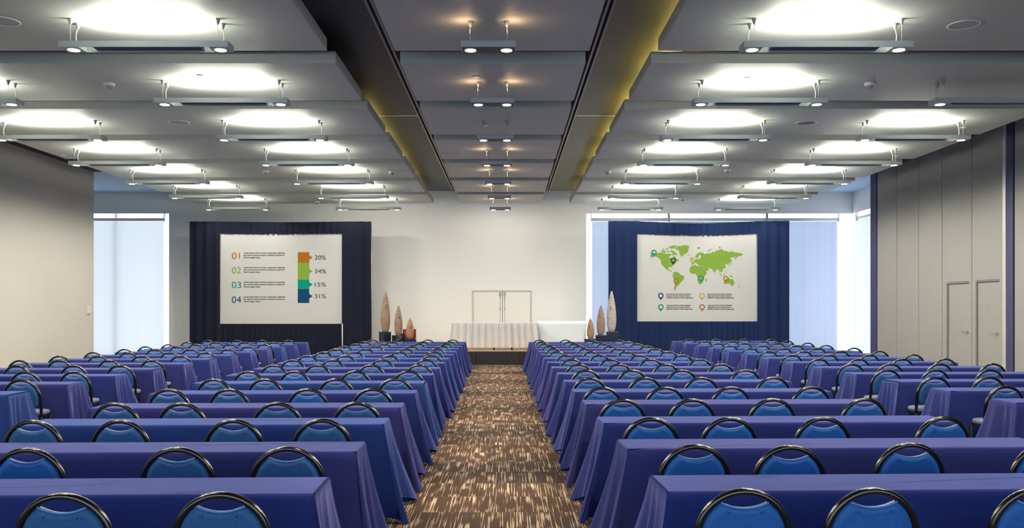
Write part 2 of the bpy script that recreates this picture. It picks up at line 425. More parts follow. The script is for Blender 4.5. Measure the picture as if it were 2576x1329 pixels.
# ------------------------------------------------------------------ ceiling: slots, rails, suspended panels
HB = CH + 3.45       # underside of the panels
PT = 0.165
P0, PP, PL = 9.65, 2.83, 2.24   # first near edge, pitch, panel length
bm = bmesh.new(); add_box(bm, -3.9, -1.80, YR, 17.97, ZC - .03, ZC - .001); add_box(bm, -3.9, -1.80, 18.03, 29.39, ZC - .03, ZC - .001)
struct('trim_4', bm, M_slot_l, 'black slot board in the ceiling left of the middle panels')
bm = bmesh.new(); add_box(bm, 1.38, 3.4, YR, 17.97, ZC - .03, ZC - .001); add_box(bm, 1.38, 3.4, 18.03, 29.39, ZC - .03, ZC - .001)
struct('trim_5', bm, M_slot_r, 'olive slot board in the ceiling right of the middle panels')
bm = bmesh.new()
add_box(bm, -3.9, -1.8, 17.97, 18.03, ZC - .035, ZC); add_box(bm, 1.38, 3.4, 17.97, 18.03, ZC - .035, ZC)
struct('trim_6', bm, M_post, 'thin pale seam strips across the ceiling slots')
def rail(name, x, label):
    bm = bmesh.new()
    add_box(bm, x - .055, x - .02, YR, 29.39, ZC - .10, ZC); add_box(bm, x + .02, x + .055, YR, 29.39, ZC - .10, ZC)
    struct(name, bm, M_rail, label)
rail('trim_7', -1.735, 'metal partition track along the black ceiling slot')
rail('trim_8', 1.30, 'metal partition track along the olive ceiling slot')

cols = {'left': (-10.07, -2.40), 'middle': (-1.50, 1.087), 'right': (2.00, 9.25)}
for side, (xa, xb) in cols.items():
    w = xb - xa
    bm = bmesh.new(); add_box(bm, -w / 2, w / 2, 0, PL, 0, PT, .004)
    me = mesh_of(bm, 'ceiling_panel', M_panel)
    bm = bmesh.new()
    for sx in (-w * .38, w * .38):
        for sy in (PL * .25, PL * .75): add_tube(bm, [(sx, sy, PT), (sx, sy, ZC - .03 - HB if abs(sx + (xa + xb) / 2) < 3.9 else ZC - HB)], .008, 6)
    meh = mesh_of(bm, 'hanger', M_steel)
    for n in range(-2, 7):
        t = thing('ceiling_panel', '', 'ceiling panel', ((xa + xb) / 2, P0 + PP * n, HB), 0, 'suspended ceiling panels')
        t['label'] = {'left': 'wide grey suspended ceiling panel, %s on the left of the black ceiling slot',
                      'middle': 'narrow grey suspended ceiling panel, %s along the middle of the ceiling',
                      'right': 'wide grey suspended ceiling panel, %s on the right of the olive ceiling slot'}[side] % (nearest(n) if n >= 0 else ('just nearer than the nearest in view', 'overhead and behind the view')[-n - 1])
        link('board', me, t); link('hanger_rods', meh, t)

# warm cove lamps on top of the panels, at the slot side
def cove(n, side, power):
    x = cols['left'][1] - .5 if side == 'left' else cols['right'][0] + .5
    y = P0 + PP * n + PL / 2
    t = thing('cove_lamp', 'warm hidden cove lamp on the %s ceiling panel %s of the middle panels' % (nearest(n), side), 'lamp', (x, y, HB + PT), 0, 'cove lamps above the panels')
    bm = bmesh.new(); add_box(bm, -.04, .04, -1.02, 1.02, 0, .035); obj('housing', bm, M_fix, t)
    ld = bpy.data.lights.new('cove_light', 'AREA'); ld.shape = 'RECTANGLE'; ld.size = .06; ld.size_y = 2.0; ld.energy = power * 2.8; ld.color = (1.0, .80, .25)
    lo = link('cove_light', ld, t, (0, 0, .05), (PI, 0, 0))
for n in range(1): pass
for n in range(7): cove(n, 'right', (3.2, 4.2, 5, 5, 5, 4, 3)[n])
for n in range(3, 7): cove(n, 'left', (4, 4.5, 4, 3)[n - 3])

# ------------------------------------------------------------------ pendant lights
HZ = CH + 3.11       # underside of the fixtures
DROP = HB - HZ
BT = 0.072           # fixture height
LX, LY = 1.0, 0.122  # half size
def cable_pts(x, y, z0, z1, bow):
    return [(x + bow * math.sin(PI * k / 6), y, z0 + (z1 - z0) * k / 6) for k in range(7)]
def add_cone(bm, x, y): add_lathe(bm, [(.012, DROP - .07), (.034, DROP - .004), (.034, DROP)], 10, (x, y, 0))

def make_long(glow=True):
    t = thing('pendant_light', '', 'pendant light')
    # frame: rim with open windows between the end blocks and the central tray
    bm = bmesh.new(); e = .29; o_ = .38; th = .012
    add_box(bm, -LX, LX, -LY, -LY + th, 0, BT); add_box(bm, -LX, LX, LY - th, LY, 0, BT)
    for s in (-1, 1):
        a, b = sorted((s * LX, s * (LX - e + .06)))
        add_box(bm, a, b, -LY + th, LY - th, 0.0, BT)
    a = LX - o_ + .02
    obj('housing', bm, M_fix, t)
    bm = bmesh.new(); add_box(bm, -a, a, -LY + th, LY - th, .022, BT - .01)
    obj('reflector_tray', bm, M_tray, t)
    for s in (-1, 1):
        bm = bmesh.new(); add_lathe(bm, [(.082, -.004), (.082, .01)], 24, (s * (LX - .125), 0, 0)); lr = obj('lamp_ring', bm, M_ringm, t)
        bm = bmesh.new(); add_lathe(bm, [(.070, -.009), (.070, .0)], 24, (s * (LX - .125), 0, 0)); obj('lens', bm, M_lens, lr)
    for (sx, sy, bow, rr) in ((-1, -1, 0, .0025), (-1, 1, -.025, .006), (1, -1, 0, .0025), (1, 1, .02, .006)):
        x, y = sx * (LX - .13), sy * (LY - .03)
        bm = bmesh.new(); add_tube(bm, cable_pts(x, y, BT, DROP - .05, bow), rr, 6); cb = obj('cable', bm, M_cable, t)
        bm = bmesh.new(); add_cone(bm, x, y); obj('ceiling_anchor', bm, M_cone, cb)
    if glow:
        ld = bpy.data.lights.new('uplight', 'AREA'); ld.shape = 'RECTANGLE'; ld.size = 1.22; ld.size_y = .17; ld.energy = UP_W; ld.color = (1.0, .985, .84)
        link('uplight', ld, t, (0, 0, BT + .004), (PI, 0, 0))
    for s in (-1, 1):
        ld = bpy.data.lights.new('downlight', 'SPOT'); ld.energy = SPOT_W; ld.color = (1.0, .93, .80); ld.spot_size = 3.06; ld.spot_blend = 0.48; ld.shadow_soft_size = .05
        link('downlight', ld, t, (s * (LX - .125), 0, -.02))
    return t
def make_short(glow=True):
    t = thing('pendant_light', '', 'pendant light'); hx = .325
    bm = bmesh.new(); add_box(bm, -hx, hx, -LY, LY, 0, BT, .003); obj('housing', bm, M_fix, t)
    bm = bmesh.new(); add_box(bm, -hx + .012, hx - .012, -LY + .012, LY - .012, -.004, .001); obj('base_plate', bm, mat('fixture_under', (.09, .08, .08), .6), t)
    for s in (-1, 1):
        bm = bmesh.new(); add_lathe(bm, [(.076, -.008), (.076, -.002)], 24, (s * .215, 0, 0)); lr = obj('lamp_ring', bm, M_ringm, t)
        bm = bmesh.new(); add_lathe(bm, [(.066, -.013), (.066, -.005)], 24, (s * .215, 0, 0)); obj('lens', bm, M_lens, lr)
        bm = bmesh.new(); add_tube(bm, cable_pts(s * .215, 0, BT, DROP - .05, .008 * s), .005, 6); cb = obj('cable', bm, M_cable, t)
        bm = bmesh.new(); add_cone(bm, s * .215, 0); obj('ceiling_anchor', bm, M_cone, cb)
        if glow:
            ld = bpy.data.lights.new('spill_light', 'AREA'); ld.shape = 'RECTANGLE'; ld.size = .10; ld.size_y = .03; ld.energy = SPILL_W; ld.color = (1.0, .62, .36)
            link('spill_light', ld, t, (s * .215 + .045 * s, -.03, BT + .10), (PI, math.radians(38 * s), 0))
        ld = bpy.data.lights.new('downlight', 'SPOT'); ld.energy = SPOT_C; ld.color = (1.0, .70, .46); ld.spot_size = .62; ld.spot_blend = .9; ld.shadow_soft_size = .05
        link('downlight', ld, t, (s * .215, 0, -.02))
    return t
UP_W, SPOT_W, SPOT_C, SPILL_W = 22.0, 98.0, 260.0, 0.45
def fy(n): return 10.67 + PP * n
G_L = 'long pendant lights under the ceiling panels'; G_S = 'short pendant lights along the middle'
proto = {True: None, False: None}
def put_long(x, n, label, glow=True):
    if proto[glow] is None:
        proto[glow] = t = make_long(glow); t.location = (x, fy(n), HZ); t['label'] = label; t['group'] = G_L
    else: dup(proto[glow], (x, fy(n), HZ), 0, label, G_L)
for n in range(7): put_long(-4.30, n, 'long grey pendant light, %s of those beside the black ceiling slot' % nearest(n))
for n in range(1, 7): put_long(-8.36, n, 'long grey pendant light, %s of those near the beige wall' % nearest(n - 1))
for n in range(7): put_long(3.79, n, 'long grey pendant light, %s of those beside the olive ceiling slot' % nearest(n))
for n in range(1, 7): put_long(7.40, n, 'long grey pendant light%s, %s of those near the partition wall' % (' without an upward glow' if n == 1 else '', nearest(n - 1)), n != 1)
for n in (-1, -2):
    for x, nm in ((-4.30, 'left of'), (3.79, 'right of')): put_long(x, n, 'long grey pendant light overhead, %s the aisle, %s' % (nm, 'just out of view' if n == -1 else 'above the viewer'))
sp = {True: None, False: None}
for n in range(-2, 7):
    g = n != 2
    lb = 'short two-lamp pendant light%s, %s along the middle ceiling panels' % ('' if g else ' without orange ceiling glow', nearest(n) if n >= 0 else ('just out of view', 'overhead')[-n - 1])
    if sp[g] is None:
        sp[g] = t = make_short(g); t.location = (X_at(1229, fy(0)), fy(n), HZ); t['label'] = lb; t['group'] = G_S
    else: dup(sp[g], (X_at(1229, fy(0)), fy(n), HZ), 0, lb, G_S)

# in the last row the lamps in front of the screens are dimmed, those nearer the middle are tipped towards the wall
dim = {}
for o in [o for o in COL.objects if o.type == 'LIGHT' and o.data.name.startswith('downlight') and o.parent and o.parent.location.y > fy(5.5)]:
    px_ = o.parent.location.x; mid = abs(px_) < 1; tip = mid or -5 < px_ < 4.5
    key = (o.data.name, tip)
    if key not in dim:
        dim[key] = d_ = o.data.copy()
        if mid: d_.energy = SPOT_W * .5; d_.spot_size = 2.9; d_.spot_blend = .6; d_.color = (1.0, .93, .80)
        else: d_.energy *= .42 if tip else .5
    o.data = dim[key]
    if tip: o.rotation_euler = (math.radians(34), 0, 0)

# ------------------------------------------------------------------ small ceiling fittings
def detector(px, py, label):
    x, y = on_plane(px, py, HB)
    t = thing('smoke_detector', label, 'smoke detector', (x, y, HB), 0, 'smoke detectors on the ceiling panels')
    bm = bmesh.new(); add_lathe(bm, [(.085, 0), (.085, -.02), (.07, -.05)], 20); obj('base', bm, M_plastic, t)
    bm = bmesh.new(); add_lathe(bm, [(.05, -.05), (.045, -.075), (.02, -.09)], 16); obj('sensor_cap', bm, mat('detector_cap', (.35, .35, .36), .3, metal=.3), t)
def speaker(px, py, label, dark=False, r=.19):
    x, y = on_plane(px, py, HB)
    t = thing('ceiling_speaker', label, 'speaker', (x, y, HB), 0, 'round speakers in the ceiling panels')
    bm = bmesh.new()
    add_lathe(bm, [(r, 0), (r, -.008), (r - .02, -.010), (r - .025, -.001)], 32); obj('rim', bm, M_plastic, t)
    bm = bmesh.new(); add_lathe(bm, [(r - .024, 0), (r - .024, -.005)], 32); obj('grille', bm, M_grille_d if dark else M_grille, t)
def sprinkler(px, py, label):
    x, y = on_plane(px, py, HB)
    bm = bmesh.new(); add_lathe(bm, [(.06, 0), (.06, -.012), (.055, -.016)], 18)
    o = obj('ceiling_sprinkler', bm, M_plastic, None, (x, y, HB)); tag(o, label, 'sprinkler', 'sprinkler covers on the ceiling panels')
detector(275, 209, 'smoke detector on the second-nearest wide panel at the left')
detector(669, 430, 'smoke detector on a left panel, right of the outer pendant lights')
detector(986, 431, 'smoke detector near the right end of a left panel by the slot')
detector(797, 507, 'farthest smoke detector, above the charcoal-draped screen')
detector(2189, 209, 'smoke detector on the second-nearest wide panel at the right')
detector(1830, 427, 'smoke detector between two pendant rows on a right panel')
detector(1529, 431, 'smoke detector near the left end of a right panel by the slot')
detector(1717, 499, 'farthest smoke detector, above the navy-draped screen')
speaker(8, 53, 'round speaker in the nearest left panel at the picture edge')
speaker(450, 307, 'round pale speaker in the third-nearest left panel')
speaker(2425, 62, 'large round pale speaker in the nearest right panel')
speaker(2028, 309, 'round dark speaker in the third-nearest right panel', True)
sprinkler(505, 190, 'small round sprinkler cover in the glow of a left panel')
sprinkler(158, 390, 'small sprinkler cover at the outer end of a left panel')
sprinkler(1198, 193, 'small round sprinkler cover on the second-nearest middle panel')
sprinkler(1221, 315, 'small round sprinkler cover on the third-nearest middle panel')
sprinkler(1240, 392, 'small round sprinkler cover on the fourth-nearest middle panel')
sprinkler(1251, 430, 'small round sprinkler cover on the fifth-nearest middle panel')
sprinkler(1879, 196, 'small round sprinkler cover in the glow of a right panel')
sprinkler(2424, 321, 'small sprinkler cover at the outer end of the third right panel')
sprinkler(2257, 392, 'small sprinkler cover at the outer end of the fourth right panel')

# light switch on the left wall
t = thing('light_switch', 'white light switch near the far end of the beige wall', 'light switch', (XL, 25.25, Z_at(781, 25.3)))
bm = bmesh.new(); add_box(bm, 0, .02, -.16, .0, -.11, .11, .004); obj('cover_plate', bm, M_plastic, t)
bm = bmesh.new(); add_box(bm, .02, .05, -.14, -.09, -.09, .09, .004); obj('switch_lever', bm, M_plastic, t)
bm = bmesh.new(); add_box(bm, .02, .05, -.07, -.02, -.09, .09, .004); obj('switch_lever', bm, M_plastic, t)

# ------------------------------------------------------------------ stage with skirted table, covered table, statues
SY = 27.1; SZ = 0.42
t = thing('stage', 'low stage with tan wooden deck and black pleated skirt', 'stage', (0.15, SY, 0))
bm = bmesh.new(); add_box(bm, -2.55, -.005, 0.02, 2.75, SZ - .06, SZ, .004); add_box(bm, .005, 2.55, 0.02, 2.75, SZ - .06, SZ, .004); obj('deck', bm, M_wood, t)
bm = bmesh.new()
def pleat_strip(bm, x0, x1, z0, z1, y, amp, period, sag=0.0, rows=4, top=None, seed=0, mi=0, taper=0.0):
    rnd = random.Random(seed); n = max(8, int((x1 - x0) / period * 8)); ph = [rnd.uniform(-.5, .5) for _ in range(n + 1)]
    am = [rnd.uniform(.5, 1.2) for _ in range(n + 1)]
    R = []
    for k in range(rows + 1):
        v = k / rows; row = []
        for i in range(n + 1):
            u = i / n; x = x0 + (x1 - x0) * u
            zt = (top(u) if top else z1) ; z = z0 + (zt - z0) * v
            yy = y + amp * am[(i // 8) * 8 if (i // 8) * 8 <= n else n] * math.sin(2 * PI * (x - x0) / period + .6 * math.sin(x * 1.7 + seed)) + .15 * amp * ph[i] * (1 - v)
            row.append(bm.verts.new((x + taper * (1 - v) * (2 * u - 1), yy, z)))
        R.append(row)
    for a, b in zip(R, R[1:]):
        for i in range(n):
            f = bm.faces.new((a[i], a[i + 1], b[i + 1], b[i])); f.smooth = True; f.material_index = mi
pleat_strip(bm, -2.55, 2.55, 0.0, SZ - .02, -.02, .022, .13, seed=3)
obj('skirt', bm, M_skirt, t)
bm = bmesh.new()
for x in (-2.4, -.02, .02, 2.4):
    for y in (.1, 2.65): add_tube(bm, [(x, y, 0), (x, y, SZ - .06)], .025, 8)
obj('legs', bm, M_leg, t)

tb = thing('stage_table', 'long stage table whose black feet show under the white skirt', 'table', (X_at(1243, 27.9), 28.1, SZ))
TW, TD, TZ = 1.30, .36, Z_at(813, 27.75) - SZ
bm = bmesh.new(); add_box(bm, -TW, TW, -TD, TD, TZ - .04, TZ - .006); obj('tabletop', bm, M_dframe, tb)
for x in (-1.05, .0, .55, 1.1):
    bm = bmesh.new()
    add_tube(bm, [(x, -TD + .06, TZ - .04), (x, -TD + .02, .02)], .018, 8); add_box(bm, x - .035, x + .035, -TD - .03, -TD + .07, 0, .035)
    obj('leg', bm, M_leg, tb)
ck = thing('table_skirt', 'white pleated table skirt hanging round the stage table', 'tablecloth', (X_at(1243, 27.9), 28.1, SZ))
bm = bmesh.new(); add_box(bm, -TW - .01, TW + .01, -TD - .01, TD + .01, TZ - .005, TZ, .002); obj('cloth_top', bm, M_white, ck)
bm = bmesh.new()
pleat_strip(bm, -TW - .01, TW + .01, .075, TZ - .003, -TD - .06, .058, .20, seed=5, taper=.08, rows=6)
for s in (-1, 1):
    a = [bm.verts.new((s * (TW + .01), y, TZ - .003)) for y in (-TD - .03, 0, TD)]
    b = [bm.verts.new((s * (TW + .09), y, .075)) for y in (-TD - .03, 0, TD)]
    for i in range(2): bm.faces.new((a[i], a[i + 1], b[i + 1], b[i]))
obj('pleated_skirt', bm, M_white, ck)

# smooth covered counter to the right
D2 = 28.95
x0, x1 = X_at(1347, D2), X_at(1477, D2); zt = Z_at(808, D2)
bm = bmesh.new(); R = []
for k in range(9):
    v = k / 8; ins = .16 * (1 - v) ** .8 * (1 if v < 1 else 1) ; zz = SZ + (zt - SZ) * v
    hw = (x1 - x0) / 2 - ins * .9; hd = .38 - ins * .6
    ring = []
    for j in range(32):
        a = 2 * PI * j / 32; c, s = math.cos(a), math.sin(a)
        px_ = math.copysign(abs(c) ** .28, c) * hw; py_ = math.copysign(abs(s) ** .28, s) * hd
        ring.append(bm.verts.new((px_, py_, zz)))
    R.append(ring)
for a, b in zip(R, R[1:]):
    for j in range(32):
        f = bm.faces.new((a[j], a[(j + 1) % 32], b[(j + 1) % 32], b[j])); f.smooth = True
bm.faces.new(R[-1]); bm.faces.new(R[0][::-1])
o = obj('covered_counter', bm, M_cover, None, ((x0 + x1) / 2, D2, 0)); tag(o, 'tall counter under a smooth white cover beside the pleated stage table', 'counter')

DS = 26.5
def pedestal(xa, xb, ytop, rot, label, group='lacquered statue pedestals'):
    cx = X_at((xa + xb) / 2, DS); w = (xb - xa) * DS / F; zt = Z_at(ytop, DS)
    s = w / (abs(math.cos(rot)) + abs(math.sin(rot))) / 2
    bm = bmesh.new(); add_box(bm, -s, s, -s, s, 0, zt, .006)
    o = obj('pedestal', bm, M_black_lac, None, (cx, DS, 0), (0, 0, rot)); tag(o, label, 'pedestal', group)
    return zt
def statue(xa, xb, yt, zbase, m, label, mirror=1, face=.62):
    cx = X_at((xa + xb) / 2, DS); hw = (xb - xa) * DS / F / 2; H = Z_at(yt, DS) - zbase
    t = thing('carved_statue', label, 'statue', (cx, DS, zbase), 0, 'leaf-shaped carved statues')
    prof = [(.60, 0), (.66, .01), (.86, .10), (.97, .20), (1.0, .30), (.98, .40), (.90, .52), (.76, .66), (.58, .78), (.38, .89), (.2, .96), (.07, .995)]
    bm = bmesh.new(); add_lathe(bm, [(hw * r, H * z) for r, z in prof], 24, sy=.55)
    # central ridge down the front, as on a carved leaf
    obj('body', bm, m, t)
    bm = bmesh.new(); add_box(bm, -hw * .55, hw * .55, -hw * .3, hw * .3, -.001, .02); obj('foot_plate', bm, M_black_lac, t)
    # carved face: nose bar, brow, two eyes, mouth
    def rad(z): 
        zz = z / H
        for (r0, z0), (r1, z1) in zip(prof, prof[1:]):
            if z0 <= zz <= z1: return hw * (r0 + (r1 - r0) * (zz - z0) / (z1 - z0))
        return hw * .3
    bm = bmesh.new(); fz = H * face; fx = mirror * hw * .30; k = hw * .36
    def blob(x, z, rx, rz):
        yy = -.55 * math.sqrt(max(0, rad(z) ** 2 - x * x)) 
        vs = bmesh.ops.create_uvsphere(bm, u_segments=10, v_segments=6, radius=1)['verts']
        for v in vs: v.co = Vector((x + v.co.x * rx, yy + v.co.y * .014, z + v.co.z * rz))
    blob(fx - mirror * k * .45, fz + k * .2, k * .12, k * 1.1)
    blob(fx, fz + k * 1.0, k * .5, k * .16)
    blob(fx + mirror * k * .1, fz + k * .35, k * .28, k * .26)
    blob(fx + mirror * k * .1, fz - k * .55, k * .34, k * .24)
    for f in bm.faces: f.smooth = True
    obj('carved_face', bm, M_relief, t)
z_ = pedestal(953, 984, 835.3, .8, 'black pedestal under the tallest statue beside the charcoal drape')
statue(957.8, 981.5, 733.9, z_, M_stat_brown, 'tallest brown leaf-shaped statue beside the charcoal drape', 1)
z_ = pedestal(986, 1018, 843.8, .9, 'black pedestal under the middle statue beside the charcoal drape')
statue(992, 1012.6, 768.8, z_, M_stat_brown, 'middle-height brown statue, between the tallest and the orange one', 1, .58)
z_ = pedestal(1020.5, 1048, 852, .0, 'low black pedestal under the small orange statue')
statue(1021, 1041.7, 801, z_, M_stat_tan, 'small orange-brown statue in front of the red board', 1, .55)
z_ = pedestal(1524, 1554.4, 834, .0, 'tallest dark pedestal in front of the navy drape')
statue(1526.7, 1550.4, 731.8, z_, M_stat_grey, 'tallest pale grey statue in front of the navy drape', -1, .56)
z_ = pedestal(1497, 1523.4, 843, .0, 'middle dark pedestal beside the tallest one at the navy drape')
statue(1501, 1522, 768, z_, M_stat_brown, 'middle-height brown statue before the bright window blind', -1, .58)
z_ = pedestal(1469, 1496, 852, .0, 'low dark pedestal beside the smooth white counter')
statue(1476, 1494.8, 800.6, z_, M_stat_tan, 'smallest statue, beside the smooth white counter', -1, .55)
# red board leaning behind the small statue
DR = 26.86
t = thing('red_board', 'red board standing behind the small orange statue', 'board', (X_at(1030, DR), DR, 0))
a, b = (1046.5 - 1013) / 2 * DR / F, Z_at(828.5, DR)
bm = bmesh.new(); add_box(bm, -a, a, -.02, .02, .0, b, .004); obj('panel', bm, M_red, t)
bm = bmesh.new(); add_box(bm, a - .10, a - .07, -.024, -.018, .1, b - .02); obj('fold_line', bm, mat('dark_red', (.25, .012, .012), .6), t)
bm = bmesh.new(); bx = X_at(1014.5, 26.72); add_box(bm, -.055, .05, -.06, .06, 0, Z_at(839.5, 26.72), .004)
o = obj('display_box', bm, M_black_lac, None, (bx - .02, 26.76, 0)); tag(o, 'slim black box standing between the middle statue and the red board', 'box')

# ------------------------------------------------------------------ projection screens with drapes
DSC = 28.6
K = DSC / F
def SX(px): return X_at(px, DSC)
def SZz(py): return Z_at(py, DSC)
FLATS = {}
def flat(col): 
    n = 'ink_%02x%02x%02x' % tuple(int(c * 255) for c in col)
    lin = tuple(.72 * (c / 12.92 if c <= .04045 else ((c + .055) / 1.055) ** 2.4) for c in col)
    return mat(n, lin, 0.8, spec=.1)
ORANGE, GREEN, TEAL, INK, NAVY, KHAKI = [tuple(v / 255 for v in c) for c in ((186, 116, 34), (140, 178, 74), (0, 158, 142), (58, 58, 56), (26, 76, 118), (202, 190, 108))]

def text(body, x0, x1, ytop, ybase, col, parent, name='slide_text', y=-0.003, bold=0.0):
    """one line of lettering between pixel columns x0..x1, cap height ytop..ybase"""
    cu = bpy.data.curves.new(name, 'FONT'); cu.body = body; cu.extrude = .0008; cu.offset = bold
    cu.materials.append(flat(col))
    o = link(name, cu, None)
    bpy.context.view_layer.update()
    me = bpy.data.meshes.new_from_object(o.evaluated_get(bpy.context.evaluated_depsgraph_get()))
    bpy.data.objects.remove(o); bpy.data.curves.remove(cu)
    me.materials.clear(); me.materials.append(flat(col))
    o = link(name, me, parent)
    bb = [Vector(c) for c in o.bound_box]
    w = max(c.x for c in bb) - min(c.x for c in bb)
    sx = (x1 - x0) * K / w; sz = (ybase - ytop) * K / .69
    bx0 = min(c.x for c in bb)
    o.scale = (sx, sz, 1); o.rotation_euler = (PI / 2, 0, 0)
    o.location = (SX(x0) - bx0 * sx - parent.location.x, y, SZz(ybase) - parent.location.z)
    return o
def poly_part(name, polys, col, parent, y0=-.003, y1=0, label=None):
    bm = bmesh.new()
    for i_, p in enumerate(polys):
        y0 = -.003 - .0003 * (i_ % 4)
        q = [Vector((SX(a) - parent.location.x, y0, SZz(b) - parent.location.z)) for a, b in p]
        vs = [bm.verts.new(v) for v in q]
        for tri in tessellate_polygon([q]):
            f = bm.faces.new([vs[i] for i in tri]); f.normal_update()
            if f.normal.y > 0: f.normal_flip()
    o = obj(name, bm, flat(col), parent, fix=False)
    if label: o['label'] = label
    return o

def drape_screen(label, ox0, ox1, oy, sx0, sx1, sy0, sy1, md, sag, seed, bot=0):
    cx = (ox0 + ox1) / 2
    root = thing('projection_screen', label, 'projection screen', (SX(cx), DSC, 0), 0, 'draped projection screens')
    lx = lambda p: SX(p) - root.location.x
    zt = SZz(oy)
    # screen fabric, with very slightly uneven edges
    bm = bmesh.new(); n = 24; rows = []
    for j in range(13):
        v = j / 12; row = []
        for i in range(n + 1):
            u = i / n
            x = lx(sx0 - 2) + (lx(sx1 + 2) - lx(sx0 - 2)) * u + .012 * math.sin(j * 1.9 + seed) * (1 if u == 1 or u == 0 else 0)
            row.append(bm.verts.new((x, 0, SZz(sy1 + 2) + (SZz(sy0 - 6) - SZz(sy1 + 2)) * v)))
        rows.append(row)
    for a, b in zip(rows, rows[1:]):
        for i in range(n): bm.faces.new((a[i], a[i + 1], b[i + 1], b[i]))
    obj('screen_fabric', bm, M_screen, root)
    def part_drape(name, x0, x1, z0, z1, seed, y, amp=.03, per=.26, top=None, taper=0):
        bm = bmesh.new(); pleat_strip(bm, lx(x0), lx(x1), z0, z1, y, amp, per, top=top, seed=seed, rows=5, taper=taper)
        return obj(name, bm, md, root)
    zi = SZz(sy0)
    zb = SZz(sy1)
    part_drape('side_drape', ox0, sx0, 0.01, zt, seed, -.07, .04, .33)
    part_drape('side_drape', sx1, ox1, 0.01, zt, seed + 1, -.07, .04, .33)
    bm = bmesh.new(); a_, b_ = lx(sx0), lx(sx1); nn = 120; rw = []
    for i in range(nn + 1):
        u = i / nn; x = a_ + (b_ - a_) * u
        top = zt - sag * math.sin(PI * u); bo = zi - sag * .8 * math.sin(PI * u) + .012 * math.sin(i * 1.3) * (1.6 if .35 < u < .7 else .6)
        yy = -.06 + .022 * math.sin(x * 2 * PI / .21 + math.sin(x * 3))
        rw.append([bm.verts.new((x, yy + (.015 if k == 0 else 0), bo + (top - bo) * k / 3)) for k in range(4)])
    for a, b in zip(rw, rw[1:]):
        for k in range(3):
            f = bm.faces.new((a[k], b[k], b[k + 1], a[k + 1])); f.smooth = True
    obj('top_valance', bm, md, root)
    part_drape('bottom_drape', sx0, sx1, 0.01, zb, seed + 2, -.05, .022, .17)
    bm = bmesh.new(); fr = .018
    for x in (lx(sx0), lx(sx1)): add_tube(bm, [(x, .04, 0), (x, .04, zt - .05)], fr, 8)
    add_tube(bm, [(lx(ox0) + .02, .04, zt - .03), (lx(ox1) - .02, .04, zt - .03)], fr, 8)
    for x in (lx(ox0) + .02, lx(ox1) - .02): add_tube(bm, [(x, .04, 0), (x, .04, zt - .03)], fr, 8)
    obj('frame', bm, M_steel, root)
    return root
scr = drape_screen('charcoal-draped projection screen showing numbered text and a coloured bar', 479, 935, 558, 555, 861, 588, 815, M_drape_l, 0.02, 11)
bm = bmesh.new(); add_tube(bm, [(SX(863.5) - scr.location.x, -.13, 0.02), (SX(863) - scr.location.x, -.13, SZz(815))], .016, 8); o = obj('support_leg', bm, M_plastic, scr); o['label'] = 'thin white support leg'
LOREM = ['Lorem ipsum dolor sit amet, consectetur adipiscing', 'elit, sed do eiusmod tempor incididunt ut labore et', 'dolore magna aliqua.']
for k, (num, yt, yb, col) in enumerate((('01', 635.5, 651.8, ORANGE), ('02', 672.2, 688.4, GREEN), ('03', 709, 725, TEAL), ('04', 746, 762.6, NAVY))):
    text(num, 583.3, 603.8 if num == '01' else 606.5, yt, yb, col, scr, 'slide_number')
    for i, (ln, xe) in enumerate(zip(LOREM, (716.8, 715.6, 655.5))):
        y = yt + (-.9 if k == 0 else -1.0) + i * 5.75
        text(ln, 613, xe, y, y + 3.9, INK, scr, 'slide_text', bold=.012)
bx0, bx1, tip = 749.2, 778.0, 787.0
for (ya, yb, yc, col, pc) in ((634.7, 661.2, 648.2, ORANGE, '20%'), (661.2, 704.1, 682.7, GREEN, '34%'), (704.1, 728, 716.1, TEAL, '15%'), (728, 762.6, 745.4, NAVY, '31%')):
    poly_part('bar_segment', [[(bx0, yb), (bx1, yb), (bx1, yc + 5.7), (tip, yc), (bx1, yc - 5.7), (bx1, ya), (bx0, ya)]], col, scr)
    text(pc, 791.7, 820, yc - 5.3, yc + 5.2, (.22, .22, .22), scr, 'percentage')

scr2 = drape_screen('navy-draped projection screen showing a green world map', 1530, 1984, 557, 1602, 1904, 588, 809, M_drape_r, 0.07, 23)
